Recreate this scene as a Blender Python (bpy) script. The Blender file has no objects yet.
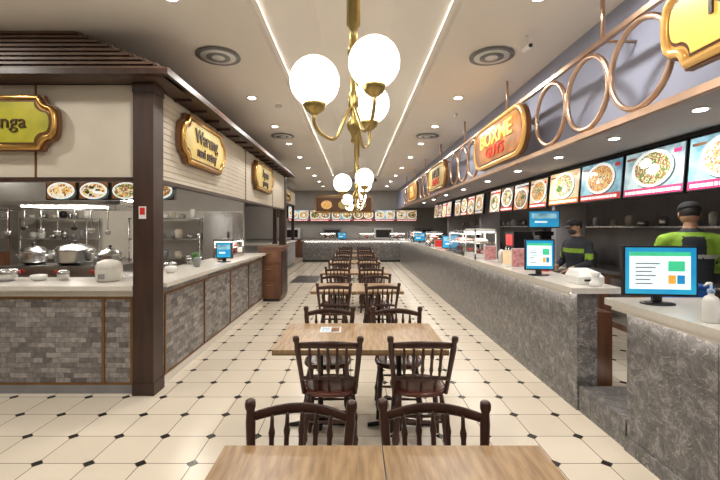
import bpy, math, random
from mathutils import Vector, Matrix
random.seed(7)
S = bpy.context.scene
S.view_settings.view_transform = 'Standard'
COL = S.collection
H = 1.65
CEIL = 3.55

# ------------------------------------------------------------------ materials
def mat(name, col, rough=0.5, metal=0.0, emit=0.0, var=0.12, scale=8.0, col2=None, stretch=(1, 1, 1), bump=0.0, ecol=None, trans=0.0):
    m = bpy.data.materials.new(name); m.use_nodes = True
    nt = m.node_tree; b = nt.nodes['Principled BSDF']
    geo = nt.nodes.new('ShaderNodeTexCoord'); mp = nt.nodes.new('ShaderNodeMapping')
    mp.inputs['Scale'].default_value = stretch
    nt.links.new(geo.outputs['Object'], mp.inputs['Vector'])
    n = nt.nodes.new('ShaderNodeTexNoise'); n.inputs['Scale'].default_value = scale; n.inputs['Detail'].default_value = 4
    nt.links.new(mp.outputs[0], n.inputs['Vector'])
    r = nt.nodes.new('ShaderNodeValToRGB')
    c2 = col2 if col2 else tuple(c * (1 - var) for c in col)
    r.color_ramp.elements[0].position = 0.35; r.color_ramp.elements[1].position = 0.65
    r.color_ramp.elements[0].color = (*c2, 1); r.color_ramp.elements[1].color = (*col, 1)
    nt.links.new(n.outputs['Fac'], r.inputs[0])
    nt.links.new(r.outputs[0], b.inputs['Base Color'])
    b.inputs['Roughness'].default_value = rough; b.inputs['Metallic'].default_value = metal
    if emit:
        if ecol: b.inputs['Emission Color'].default_value = (*ecol, 1)
        else: nt.links.new(r.outputs[0], b.inputs['Emission Color'])
        b.inputs['Emission Strength'].default_value = emit
    if trans: b.inputs['Transmission Weight'].default_value = trans
    if bump:
        bp = nt.nodes.new('ShaderNodeBump'); bp.inputs['Strength'].default_value = bump; bp.inputs['Distance'].default_value = 0.01
        nt.links.new(n.outputs['Fac'], bp.inputs['Height']); nt.links.new(bp.outputs[0], b.inputs['Normal'])
    return m

def nmath(nt, op, a, b=None):
    n = nt.nodes.new('ShaderNodeMath'); n.operation = op
    for i, v in enumerate((a, b)):
        if v is None: continue
        if isinstance(v, (int, float)): n.inputs[i].default_value = v
        else: nt.links.new(v, n.inputs[i])
    return n.outputs[0]

def mix(nt, fac, a, b):
    n = nt.nodes.new('ShaderNodeMix'); n.data_type = 'RGBA'
    nt.links.new(fac, n.inputs[0])
    for i, v in ((6, a), (7, b)):
        if isinstance(v, tuple): n.inputs[i].default_value = (*v, 1)
        else: nt.links.new(v, n.inputs[i])
    return n.outputs[2]

def floor_mat():
    m = bpy.data.materials.new('octagon_tile'); m.use_nodes = True
    nt = m.node_tree; b = nt.nodes['Principled BSDF']
    g = nt.nodes.new('ShaderNodeNewGeometry'); s = nt.nodes.new('ShaderNodeSeparateXYZ')
    nt.links.new(g.outputs['Position'], s.inputs[0])
    T = 0.36
    ax = nmath(nt, 'PINGPONG', nmath(nt, 'ADD', s.outputs[0], 36.05), T / 2)
    ay = nmath(nt, 'PINGPONG', nmath(nt, 'ADD', s.outputs[1], 36.1), T / 2)
    sm = nmath(nt, 'ADD', ax, ay)
    dot = nmath(nt, 'LESS_THAN', sm, 0.041)
    ring = nmath(nt, 'COMPARE', sm, 0.043); ring.node.inputs[2].default_value = 0.003
    gr = nmath(nt, 'LESS_THAN', nmath(nt, 'MINIMUM', ax, ay), 0.0035)
    grout = nmath(nt, 'MAXIMUM', gr, ring)
    w = nt.nodes.new('ShaderNodeTexWhiteNoise'); cmb = nt.nodes.new('ShaderNodeCombineXYZ')
    nt.links.new(nmath(nt, 'FLOOR', nmath(nt, 'DIVIDE', nmath(nt, 'ADD', s.outputs[0], 36.05), T)), cmb.inputs[0])
    nt.links.new(nmath(nt, 'FLOOR', nmath(nt, 'DIVIDE', nmath(nt, 'ADD', s.outputs[1], 36.1), T)), cmb.inputs[1])
    nt.links.new(cmb.outputs[0], w.inputs['Vector'])
    n = nt.nodes.new('ShaderNodeTexNoise'); n.inputs['Scale'].default_value = 3; nt.links.new(g.outputs['Position'], n.inputs['Vector'])
    f = nmath(nt, 'MULTIPLY', nmath(nt, 'ADD', w.outputs['Value'], n.outputs['Fac']), 0.5)
    tile = mix(nt, f, (0.64, 0.57, 0.46), (0.76, 0.69, 0.575))
    c = mix(nt, grout, tile, (0.20, 0.155, 0.105))
    c = mix(nt, dot, c, (0.015, 0.013, 0.012))
    nt.links.new(c, b.inputs['Base Color'])
    b.inputs['Roughness'].default_value = 0.25
    bp = nt.nodes.new('ShaderNodeBump'); bp.inputs['Strength'].default_value = 0.3; bp.inputs['Distance'].default_value = 0.003; bp.invert = True
    nt.links.new(grout, bp.inputs['Height']); nt.links.new(bp.outputs[0], b.inputs['Normal'])
    return m

def stone_mat():
    m = bpy.data.materials.new('split_stone_mosaic'); m.use_nodes = True
    nt = m.node_tree; b = nt.nodes['Principled BSDF']
    g = nt.nodes.new('ShaderNodeNewGeometry'); s = nt.nodes.new('ShaderNodeSeparateXYZ')
    nt.links.new(g.outputs['Position'], s.inputs[0])
    c = nt.nodes.new('ShaderNodeCombineXYZ')
    nt.links.new(nmath(nt, 'ADD', s.outputs[0], s.outputs[1]), c.inputs[0]); nt.links.new(s.outputs[2], c.inputs[1])
    br = nt.nodes.new('ShaderNodeTexBrick'); nt.links.new(c.outputs[0], br.inputs['Vector'])
    br.inputs['Scale'].default_value = 1; br.inputs['Brick Width'].default_value = 0.15; br.inputs['Row Height'].default_value = 0.05
    br.offset = 0.37; br.squash = 0.6; br.squash_frequency = 3
    br.inputs['Mortar Size'].default_value = 0.0015; br.inputs['Bias'].default_value = 0
    br.inputs['Color1'].default_value = (0.13, 0.12, 0.12, 1); br.inputs['Color2'].default_value = (0.36, 0.335, 0.32, 1)
    br.inputs['Mortar'].default_value = (0.09, 0.085, 0.08, 1)
    n = nt.nodes.new('ShaderNodeTexNoise'); n.inputs['Scale'].default_value = 22; n.inputs['Detail'].default_value = 6
    nt.links.new(g.outputs['Position'], n.inputs['Vector'])
    mx = nt.nodes.new('ShaderNodeMix'); mx.data_type = 'RGBA'; mx.blend_type = 'OVERLAY'; mx.inputs[0].default_value = 0.75
    nt.links.new(br.outputs['Color'], mx.inputs[6]); nt.links.new(n.outputs['Fac'], mx.inputs[7])
    nt.links.new(mx.outputs[2], b.inputs['Base Color']); b.inputs['Roughness'].default_value = 0.45
    bp = nt.nodes.new('ShaderNodeBump'); bp.inputs['Strength'].default_value = 0.6; bp.inputs['Distance'].default_value = 0.006
    nt.links.new(mx.outputs[2], bp.inputs['Height']); nt.links.new(bp.outputs[0], b.inputs['Normal'])
    return m

def marble_mat():
    m = bpy.data.materials.new('grey_marble'); m.use_nodes = True
    nt = m.node_tree; b = nt.nodes['Principled BSDF']
    g = nt.nodes.new('ShaderNodeNewGeometry')
    n1 = nt.nodes.new('ShaderNodeTexNoise'); n1.inputs['Scale'].default_value = 10; n1.inputs['Detail'].default_value = 14; n1.inputs['Roughness'].default_value = 0.82; n1.inputs['Distortion'].default_value = 0.8
    nt.links.new(g.outputs['Position'], n1.inputs['Vector'])
    r = nt.nodes.new('ShaderNodeValToRGB'); e = r.color_ramp.elements
    e[0].position = 0.37; e[0].color = (0.07, 0.068, 0.07, 1); e[1].position = 0.66; e[1].color = (0.42, 0.40, 0.39, 1)
    x = e.new(0.52); x.color = (0.16, 0.155, 0.157, 1)
    nt.links.new(n1.outputs['Fac'], r.inputs[0])
    n2 = nt.nodes.new('ShaderNodeTexNoise'); n2.inputs['Scale'].default_value = 5; n2.inputs['Detail'].default_value = 8; n2.inputs['Distortion'].default_value = 2.2
    nt.links.new(g.outputs['Position'], n2.inputs['Vector'])
    v = nmath(nt, 'LESS_THAN', nmath(nt, 'ABSOLUTE', nmath(nt, 'SUBTRACT', n2.outputs['Fac'], 0.5)), 0.008)
    c0 = mix(nt, nmath(nt, 'MULTIPLY', v, 0.55), r.outputs[0], (0.5, 0.48, 0.46))
    s = nt.nodes.new('ShaderNodeSeparateXYZ'); nt.links.new(g.outputs['Position'], s.inputs[0])
    j = nmath(nt, 'LESS_THAN', nmath(nt, 'PINGPONG', nmath(nt, 'ADD', s.outputs[1], 12.2), 0.6), 0.003)
    c = mix(nt, j, c0, (0.05, 0.05, 0.05))
    nt.links.new(c, b.inputs['Base Color']); b.inputs['Roughness'].default_value = 0.28
    return m

def food_mat(name, c1, c2, c3, sc=30, e=1.0):
    m = bpy.data.materials.new(name); m.use_nodes = True
    nt = m.node_tree; b = nt.nodes['Principled BSDF']
    g = nt.nodes.new('ShaderNodeNewGeometry')
    v = nt.nodes.new('ShaderNodeTexVoronoi'); v.inputs['Scale'].default_value = sc
    nt.links.new(g.outputs['Position'], v.inputs['Vector'])
    s = nt.nodes.new('ShaderNodeSeparateColor'); nt.links.new(v.outputs['Color'], s.inputs[0])
    r = nt.nodes.new('ShaderNodeValToRGB'); r.color_ramp.interpolation = 'CONSTANT'; el = r.color_ramp.elements
    el[0].position = 0; el[0].color = (*c1, 1); el[1].position = 0.4; el[1].color = (*c2, 1)
    x = el.new(0.75); x.color = (*c3, 1)
    nt.links.new(s.outputs[0], r.inputs[0]); nt.links.new(r.outputs[0], b.inputs['Base Color'])
    nt.links.new(r.outputs[0], b.inputs['Emission Color']); b.inputs['Emission Strength'].default_value = e
    return m

M = {}
M['floor'] = floor_mat(); M['stone'] = stone_mat(); M['marble'] = marble_mat()
M['ceil'] = mat('ceiling_paint', (0.80, 0.76, 0.71), 0.8, var=0.03, scale=1.5)
M['ceilw'] = mat('tray_paint', (0.90, 0.88, 0.84), 0.8, var=0.02, scale=1.5)
M['wallg'] = mat('grey_wall_paint', (0.36, 0.35, 0.37), 0.7, var=0.08, scale=2)
M['walld'] = mat('stall_wall_tile', (0.26, 0.25, 0.25), 0.5, var=0.2, scale=3)
M['wallc'] = mat('cream_wall_paint', (0.46, 0.44, 0.41), 0.7, var=0.08, scale=2)
M['bulk'] = mat('bulkhead_paint', (0.36, 0.39, 0.52), 0.7, var=0.06, scale=2)
M['cream'] = mat('cream_panel', (0.62, 0.56, 0.46), 0.55, var=0.08, scale=3)
M['brown'] = mat('dark_brown_timber', (0.055, 0.027, 0.018), 0.4, var=0.4, scale=12, stretch=(1, 1, 0.15))
M['chair'] = mat('chair_walnut', (0.060, 0.023, 0.016), 0.3, var=0.4, scale=14, stretch=(1, 1, 0.2))
M['seat'] = mat('chair_seat_wood', (0.12, 0.033, 0.022), 0.22, var=0.4, scale=10, stretch=(0.3, 1, 1))
M['oak'] = mat('oak_tabletop', (0.43, 0.285, 0.15), 0.32, scale=9, col2=(0.27, 0.165, 0.08), stretch=(6, 0.7, 1))
M['oakedge'] = mat('oak_edge', (0.26, 0.155, 0.08), 0.4, var=0.3, scale=10)
M['iron'] = mat('black_iron', (0.02, 0.02, 0.02), 0.4, 0.6)
M['brass'] = mat('antique_brass', (0.50, 0.38, 0.15), 0.28, 1.0, var=0.15)
M['gold'] = mat('gold_trim', (0.62, 0.36, 0.11), 0.3, 0.9, var=0.15)
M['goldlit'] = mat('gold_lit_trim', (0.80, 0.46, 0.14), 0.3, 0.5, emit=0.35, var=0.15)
M['copper'] = mat('copper_pipe', (0.72, 0.50, 0.36), 0.3, 1.0, var=0.15)
M['bronze'] = mat('bronze_strip', (0.26, 0.13, 0.05), 0.35, 0.6, var=0.15)
M['slab'] = mat('quartz_counter', (0.70, 0.67, 0.61), 0.22, var=0.06, scale=30)
M['steel'] = mat('stainless_steel', (0.62, 0.62, 0.62), 0.25, 1.0, var=0.1)
M['white'] = mat('white_plastic', (0.80, 0.80, 0.78), 0.4, var=0.04)
M['black'] = mat('black_plastic', (0.015, 0.015, 0.017), 0.3, var=0.2)
M['grey'] = mat('grey_plastic', (0.25, 0.25, 0.26), 0.4)
M['wood'] = mat('cabinet_wood', (0.20, 0.09, 0.05), 0.4, var=0.4, scale=8, stretch=(1, 1, 0.15))
M['globe'] = mat('opal_glass_lit', (1, 0.97, 0.9), 0.4, emit=4.0, var=0.0, ecol=(1, 0.93, 0.80))
M['lamp'] = mat('downlight_lens', (1, 1, 1), 0.4, emit=20, var=0.0, ecol=(1, 0.96, 0.9))
M['led'] = mat('led_strip', (1, 1, 1), 0.4, emit=15, var=0.0, ecol=(1, 0.92, 0.82))
M['cove'] = mat('cove_led', (1, 1, 1), 0.4, emit=20, var=0.0, ecol=(1, 0.95, 0.86))
M['mwhite'] = mat('lightbox_white', (0.50, 0.63, 0.65), 0.3, emit=0.8, col2=(0.16, 0.26, 0.30), scale=5)
M['mteal'] = mat('lightbox_teal', (0.28, 0.50, 0.58), 0.3, emit=0.85, col2=(0.08, 0.20, 0.27), scale=5)
M['mcream'] = mat('lightbox_cream', (0.78, 0.58, 0.34), 0.3, emit=0.65, var=0.35, scale=6)
M['mred'] = mat('lightbox_red', (0.55, 0.03, 0.02), 0.3, emit=0.6)
M['mpink'] = mat('lightbox_pink', (0.55, 0.05, 0.17), 0.3, emit=0.65)
M['morange'] = mat('lightbox_orange', (0.72, 0.22, 0.03), 0.3, emit=0.6)
M['mdark'] = mat('lightbox_dark', (0.06, 0.025, 0.015), 0.3, emit=0.6, col2=(0.25, 0.10, 0.03))
M['plate'] = mat('plate_print', (0.85, 0.87, 0.85), 0.3, emit=0.85, var=0.03)
M['plateb'] = mat('plate_shadow_print', (0.07, 0.12, 0.13), 0.3, emit=0.6, var=0.2)
M['food1'] = food_mat('food_noodle', (0.66, 0.36, 0.09), (0.40, 0.14, 0.04), (0.78, 0.58, 0.26), 60, 0.7)
M['food2'] = food_mat('food_salad', (0.10, 0.22, 0.05), (0.60, 0.56, 0.36), (0.42, 0.09, 0.05), 65, 0.7)
M['food3'] = food_mat('food_meat', (0.26, 0.09, 0.04), (0.55, 0.32, 0.12), (0.10, 0.20, 0.05), 52, 0.7)
M['food4'] = food_mat('food_egg', (0.80, 0.76, 0.64), (0.78, 0.50, 0.13), (0.35, 0.15, 0.06), 45, 0.7)
M['sgreen'] = mat('sign_olive', (0.42, 0.36, 0.03), 0.35, emit=0.25, col2=(0.22, 0.22, 0.02), scale=3)
M['scrm2'] = mat('sign_parchment', (0.62, 0.44, 0.14), 0.35, emit=0.2, col2=(0.36, 0.30, 0.06), scale=3)
M['syell'] = mat('sign_yellow', (0.92, 0.60, 0.12), 0.35, emit=0.7, var=0.1)
M['sorange'] = mat('sign_amber', (0.55, 0.20, 0.03), 0.35, emit=0.35, col2=(0.14, 0.05, 0.012), scale=3)
M['sdark'] = mat('sign_brown', (0.12, 0.05, 0.02), 0.35, emit=0.2, var=0.2)
M['scream'] = mat('sign_lettering', (0.90, 0.45, 0.08), 0.4, emit=0.7, var=0.02)
M['sbrown'] = mat('sign_dark_lettering', (0.05, 0.018, 0.006), 0.4, var=0.02)
M['sred'] = mat('sign_red_letter', (0.5, 0.02, 0.01), 0.4, emit=0.5)
M['blue'] = mat('screen_blue', (0.01, 0.16, 0.42), 0.3, emit=0.8, col2=(0.02, 0.32, 0.50), scale=3)
M['scrw'] = mat('screen_window', (0.70, 0.82, 0.86), 0.3, emit=0.8, var=0.02)
M['scrg'] = mat('screen_green', (0.05, 0.5, 0.25), 0.3, emit=0.8)
M['scro'] = mat('screen_orange', (0.9, 0.35, 0.05), 0.3, emit=0.8)
M['skin'] = mat('skin', (0.42, 0.23, 0.14), 0.5, var=0.08)
M['hair'] = mat('black_hair', (0.012, 0.01, 0.009), 0.6)
M['cap'] = mat('black_cap_cloth', (0.02, 0.02, 0.024), 0.85)
M['neon'] = mat('neon_green_cloth', (0.27, 0.48, 0.04), 0.8, var=0.2, scale=20)
M['navy'] = mat('navy_cloth', (0.025, 0.03, 0.042), 0.8, var=0.2, scale=20)
M['reflect'] = mat('reflective_tape', (0.5, 0.52, 0.5), 0.3)
M['eyew'] = mat('eye_white', (0.8, 0.8, 0.78), 0.2, var=0.02)
M['lip'] = mat('lips', (0.35, 0.12, 0.09), 0.4)
M['maskc'] = mat('face_mask_cloth', (0.04, 0.05, 0.06), 0.8)
M['bluebin'] = mat('blue_plastic', (0.02, 0.12, 0.5), 0.35)
M['redp'] = mat('red_plastic', (0.6, 0.03, 0.02), 0.35)
M['leaf'] = mat('leaf_green', (0.06, 0.22, 0.03), 0.5, var=0.4)
M['pinkcard'] = mat('printed_card_pink', (0.75, 0.35, 0.35), 0.5, var=0.5, scale=25)
M['bluecard'] = mat('printed_card_blue', (0.12, 0.3, 0.6), 0.5, col2=(0.8, 0.85, 0.9), scale=30)
M['glass'] = mat('clear_glass', (0.9, 0.95, 0.95), 0.03, trans=0.95, var=0.0)
M['slat'] = mat('roof_slat', (0.085, 0.05, 0.035), 0.5, var=0.3, scale=8)
M['slatl'] = mat('roof_slat_edge', (0.15, 0.09, 0.06), 0.5, var=0.3, scale=8)

# ------------------------------------------------------------------ builder
class B:
    def __init__(s): s.v = []; s.f = []; s.m = []; s.sm = []; s.mats = []
    def mi(s, m):
        if isinstance(m, str): m = M[m]
        if m not in s.mats: s.mats.append(m)
        return s.mats.index(m)
    def add(s, vs, fs, m, smooth=False):
        o = len(s.v); s.v += [Vector(v) for v in vs]; k = s.mi(m)
        for f in fs: s.f.append([o + i for i in f]); s.m.append(k); s.sm.append(smooth)
    def box(s, x0, x1, y0, y1, z0, z1, m):
        vs = [(x, y, z) for z in (z0, z1) for y in (y0, y1) for x in (x0, x1)]
        s.add(vs, [(0, 2, 3, 1), (4, 5, 7, 6), (0, 1, 5, 4), (1, 3, 7, 5), (3, 2, 6, 7), (2, 0, 4, 6)], m)
    def obox(s, o, U, V, N, u0, u1, v0, v1, n0, n1, m):
        o = Vector(o); U = Vector(U); V = Vector(V); N = Vector(N)
        vs = [o + U * u + V * v + N * n for n in (n0, n1) for v in (v0, v1) for u in (u0, u1)]
        s.add(vs, [(0, 2, 3, 1), (4, 5, 7, 6), (0, 1, 5, 4), (1, 3, 7, 5), (3, 2, 6, 7), (2, 0, 4, 6)], m)
    def tube(s, pts, r, m, n=8, caps=True, closed=False, flat=(1, 1)):
        pts = [Vector(p) for p in pts]; k = len(pts)
        if not isinstance(r, (list, tuple)): r = [r] * k
        vs = []; ref = None
        for i, p in enumerate(pts):
            if closed: t = pts[(i + 1) % k] - pts[i - 1]
            else: t = pts[min(i + 1, k - 1)] - pts[max(i - 1, 0)]
            t.normalize()
            if ref is None:
                ref = Vector((0, 0, 1)) if abs(t.z) < 0.8 else Vector((0, 1, 0))
            a = (ref - t * ref.dot(t))
            if a.length < 1e-4: a = Vector((1, 0, 0)) - t * t.x
            a.normalize(); ref = a; b = t.cross(a)
            for j in range(n):
                q = 2 * math.pi * j / n
                vs.append(p + a * (math.cos(q) * r[i] * flat[0]) + b * (math.sin(q) * r[i] * flat[1]))
        fs = []
        for i in range(k if closed else k - 1):
            i2 = (i + 1) % k
            for j in range(n):
                j2 = (j + 1) % n
                fs.append((i * n + j, i * n + j2, i2 * n + j2, i2 * n + j))
        if caps and not closed:
            fs.append(tuple(range(n))[::-1]); fs.append(tuple((k - 1) * n + j for j in range(n)))
        s.add(vs, fs, m, True)
    def lathe(s, c, prof, m, n=20, sx=1, sy=1, sq=2.0):
        vs = []
        for r, z in prof:
            for j in range(n):
                q = 2 * math.pi * j / n; cx, sn = math.cos(q), math.sin(q)
                k = (abs(cx) ** sq + abs(sn) ** sq) ** (-1 / sq)
                vs.append((c[0] + r * cx * k * sx, c[1] + r * sn * k * sy, c[2] + z))
        fs = []
        for i in range(len(prof) - 1):
            for j in range(n):
                j2 = (j + 1) % n; fs.append((i * n + j, i * n + j2, (i + 1) * n + j2, (i + 1) * n + j))
        fs.append(tuple(range(n))[::-1]); fs.append(tuple((len(prof) - 1) * n + j for j in range(n)))
        s.add(vs, fs, m, True)
    def sphere(s, c, r, m, n=20, sc=(1, 1, 1)):
        k = n // 2; vs = [(c[0], c[1], c[2] - r * sc[2])]
        for i in range(1, k):
            a = -math.pi / 2 + math.pi * i / k
            for j in range(n):
                q = 2 * math.pi * j / n
                vs.append((c[0] + r * sc[0] * math.cos(a) * math.cos(q), c[1] + r * sc[1] * math.cos(a) * math.sin(q), c[2] + r * sc[2] * math.sin(a)))
        vs.append((c[0], c[1], c[2] + r * sc[2])); fs = []
        for j in range(n):
            j2 = (j + 1) % n
            fs.append((0, 1 + j2, 1 + j)); L = 1 + (k - 2) * n
            fs.append((L + j, L + j2, len(vs) - 1))
            for i in range(k - 2):
                a = 1 + i * n; fs.append((a + j, a + j2, a + n + j2, a + n + j))
        s.add(vs, fs, m, True)
    def ring(s, c, U, V, R, r, m, n=32, k=8):
        c = Vector(c); U = Vector(U); V = Vector(V)
        s.tube([c + U * R * math.cos(2 * math.pi * i / n) + V * R * math.sin(2 * math.pi * i / n) for i in range(n)], r, m, k, closed=True)
    def prism(s, out, o, U, V, N, n0, n1, m):
        o = Vector(o); U = Vector(U); V = Vector(V); N = Vector(N); k = len(out)
        vs = [o + U * a + V * b + N * n0 for a, b in out] + [o + U * a + V * b + N * n1 for a, b in out]
        fs = [tuple(range(k))[::-1], tuple(range(k, 2 * k))] + [(i, (i + 1) % k, k + (i + 1) % k, k + i) for i in range(k)]
        s.add(vs, fs, m)
    def mesh(s, name, off=Vector((0, 0, 0))):
        me = bpy.data.meshes.new(name)
        me.from_pydata([v - off for v in s.v], [], s.f)
        for m in s.mats: me.materials.append(m)
        for i, p in enumerate(me.polygons): p.material_index = s.m[i]; p.use_smooth = s.sm[i]
        me.update(); return me
    def obj(s, name, bevel=0, recenter=True):
        off = Vector((0, 0, 0))
        if recenter:
            xs = [v.x for v in s.v]; ys = [v.y for v in s.v]; zs = [v.z for v in s.v]
            off = Vector(((min(xs) + max(xs)) / 2, (min(ys) + max(ys)) / 2, min(zs)))
        o = bpy.data.objects.new(name, s.mesh(name, off)); o.location = off; COL.objects.link(o)
        if bevel:
            bm = o.modifiers.new('bevel', 'BEVEL'); bm.width = bevel; bm.segments = 2; bm.limit_method = 'ANGLE'; bm.angle_limit = math.radians(50)
        return o

def inst(name, me, loc, rz=0, parent=None):
    o = bpy.data.objects.new(name, me); o.location = loc; o.rotation_euler = (0, 0, rz); COL.objects.link(o)
    if parent: o.parent = parent
    return o

def text(par, body, o, U, V, N, size, m, ext=0.006, xs=1.0, off=0.0):
    cu = bpy.data.curves.new('t', 'FONT'); cu.body = body; cu.size = size; cu.extrude = ext; cu.offset = off
    cu.align_x = 'CENTER'; cu.align_y = 'CENTER'; cu.resolution_u = 3
    t = bpy.data.objects.new('t', cu); COL.objects.link(t)
    dg = bpy.context.evaluated_depsgraph_get(); me = bpy.data.meshes.new_from_object(t.evaluated_get(dg))
    bpy.data.objects.remove(t)
    U = Vector(U) * xs; V = Vector(V); N = Vector(N); o = Vector(o)
    mt = Matrix(((U.x, V.x, N.x, o.x), (U.y, V.y, N.y, o.y), (U.z, V.z, N.z, o.z), (0, 0, 0, 1)))
    me.transform(Matrix.Translation(-par.location) @ mt)
    me.materials.clear(); me.materials.append(M[m])
    ob = bpy.data.objects.new('lettering', me); COL.objects.link(ob); ob.parent = par
    return ob

RU = ((0, -1, 0), (0, 0, 1), (-1, 0, 0))
LU = ((0, 1, 0), (0, 0, 1), (1, 0, 0))
FU = ((1, 0, 0), (0, 0, 1), (0, -1, 0))

def rrect(w, h, r, n=6):
    o = []
    for cx, cy, a0 in ((w - r, h - r, 0), (-w + r, h - r, 90), (-w + r, -h + r, 180), (w - r, -h + r, 270)):
        for i in range(n + 1):
            a = math.radians(a0 + 90 * i / n); o.append((cx + r * math.cos(a), cy + r * math.sin(a)))
    return o
def plaque(w, h, c, bulge, n=6):
    o = []
    def lobe(sx):
        pts = []
        for i in range(n * 2 + 1):
            t = -1 + 2 * i / (n * 2); pts.append((sx * (w + bulge * math.sqrt(max(0, 1 - t * t))), t * (h - c)))
        return pts
    o += lobe(1)
    for i in range(1, n): o.append((w + c * math.cos(math.radians(270 - 90 * i / n)), h + c * math.sin(math.radians(270 - 90 * i / n))))
    o.append((w - c, h)); o.append((-w + c, h))
    for i in range(1, n): o.append((-w + c * math.cos(math.radians(0 - 90 * i / n)), h + c * math.sin(math.radians(0 - 90 * i / n))))
    o += [(x, -y) for x, y in lobe(-1)]
    for i in range(1, n): o.append((-w + c * math.cos(math.radians(90 - 90 * i / n)), -h + c * math.sin(math.radians(90 - 90 * i / n))))
    o.append((-w + c, -h)); o.append((w - c, -h))
    for i in range(1, n): o.append((w + c * math.cos(math.radians(180 - 90 * i / n)), -h + c * math.sin(math.radians(180 - 90 * i / n))))
    return o

# ------------------------------------------------------------------ room shell
X0, X1, Y0, Y1 = -8.0, 4.9, -2.2, 21.5
b = B(); b.box(X0, X1, Y0, Y1, -0.1, 0, 'floor'); b.obj('floor', recenter=False)
b = B()
b.box(X0, -0.92, Y0, Y1, CEIL, CEIL + 0.1, 'ceil'); b.box(0.92, 2.35, Y0, Y1, CEIL, CEIL + 0.1, 'ceil')
b.box(-0.92, 0.92, Y0, -1.2, CEIL, CEIL + 0.1, 'ceil'); b.box(-0.92, 0.92, 17, Y1, CEIL, CEIL + 0.1, 'ceil')
for sx in (-1, 1):
    b.box(min(sx * 0.92, sx * 1.0), max(sx * 0.92, sx * 1.0), -1.2, 17, CEIL + 0.1, CEIL + 0.16, 'ceilw')
    b.box(min(sx * 0.92, sx * .932), max(sx * 0.92, sx * .932), -1.2, 17, CEIL + 0.16, CEIL + 0.20, 'ceilw')
    b.add([(sx * 1.04, -1.2, CEIL + 0.16), (sx * 1.04, 17, CEIL + 0.16), (sx * 0.42, 17, 4.0), (sx * 0.42, -1.2, 4.0)], [(0, 1, 2, 3)], 'ceilw')
    b.box(min(sx * 1.0, sx * 1.05), max(sx * 1.0, sx * 1.05), -1.2, 17, CEIL + 0.1, CEIL + 0.16, 'ceilw')
b.box(-0.42, 0.42, -1.2, 17, 4.0, 4.03, 'ceilw')
b.box(-1, 1, -1.25, -1.2, CEIL, 4.0, 'ceilw'); b.box(-1, 1, 17, 17.05, CEIL, 4.0, 'ceilw')
b.obj('ceiling', recenter=False)
b = B(); b.box(2.35, X1, Y0, Y1, 2.62, 2.7, 'wallg'); b.obj('ceiling_stall', recenter=False)
b = B(); b.box(2.27, 2.35, Y0, Y1, 2.55, CEIL, 'bulk'); b.obj('trim_bulkhead', recenter=False)
b = B(); b.box(X0 - 0.1, X0, Y0, Y1, 0, CEIL, 'wallc'); b.obj('wall_left', recenter=False)
b = B(); b.box(X1, X1 + 0.1, Y0, Y1, 0, 2.7, 'walld'); b.obj('wall_right', recenter=False)
b = B(); b.box(X0, X1, Y1, Y1 + 0.1, 0, CEIL, 'wallc'); b.obj('wall_far', recenter=False)
b = B(); b.box(X0, X1, Y0 - 0.1, Y0, 0, CEIL, 'wallc'); b.obj('wall_near', recenter=False)
for sx in (-1, 1):
    b = B(); b.box(min(sx * 0.955, sx * 0.985), max(sx * 0.955, sx * 0.985), -1.1, 16.9, CEIL + 0.161, CEIL + 0.172, 'cove'); b.obj('led_cove_strip')

# ------------------------------------------------------------------ tables
def table_mesh():
    b = B()
    b.box(-0.32, 0.32, -0.4, 0.4, 0.725, 0.75, 'oak'); b.box(-0.3195, 0.3195, -0.3995, 0.3995, 0.71, 0.7245, 'oakedge')
    b.lathe((0, 0, 0), [(0.028, 0.03), (0.03, 0.1), (0.022, 0.16), (0.022, 0.62), (0.03, 0.68), (0.05, 0.70)], 'iron', 14)
    b.box(-0.2, 0.2, -0.02, 0.02, 0.69, 0.71, 'iron'); b.box(-0.02, 0.02, -0.28, 0.28, 0.69, 0.71, 'iron')
    b.tube([(-0.26, 0, 0.014), (-0.2, 0, 0.02), (0, 0, 0.045), (0.2, 0, 0.02), (0.26, 0, 0.014)], [0.014, 0.018, 0.03, 0.018, 0.014], 'iron', 8)
    b.tube([(0, -0.09, 0.014), (0, 0, 0.04), (0, 0.09, 0.014)], [0.012, 0.02, 0.012], 'iron', 8)
    return b.mesh('dining_table')
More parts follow.
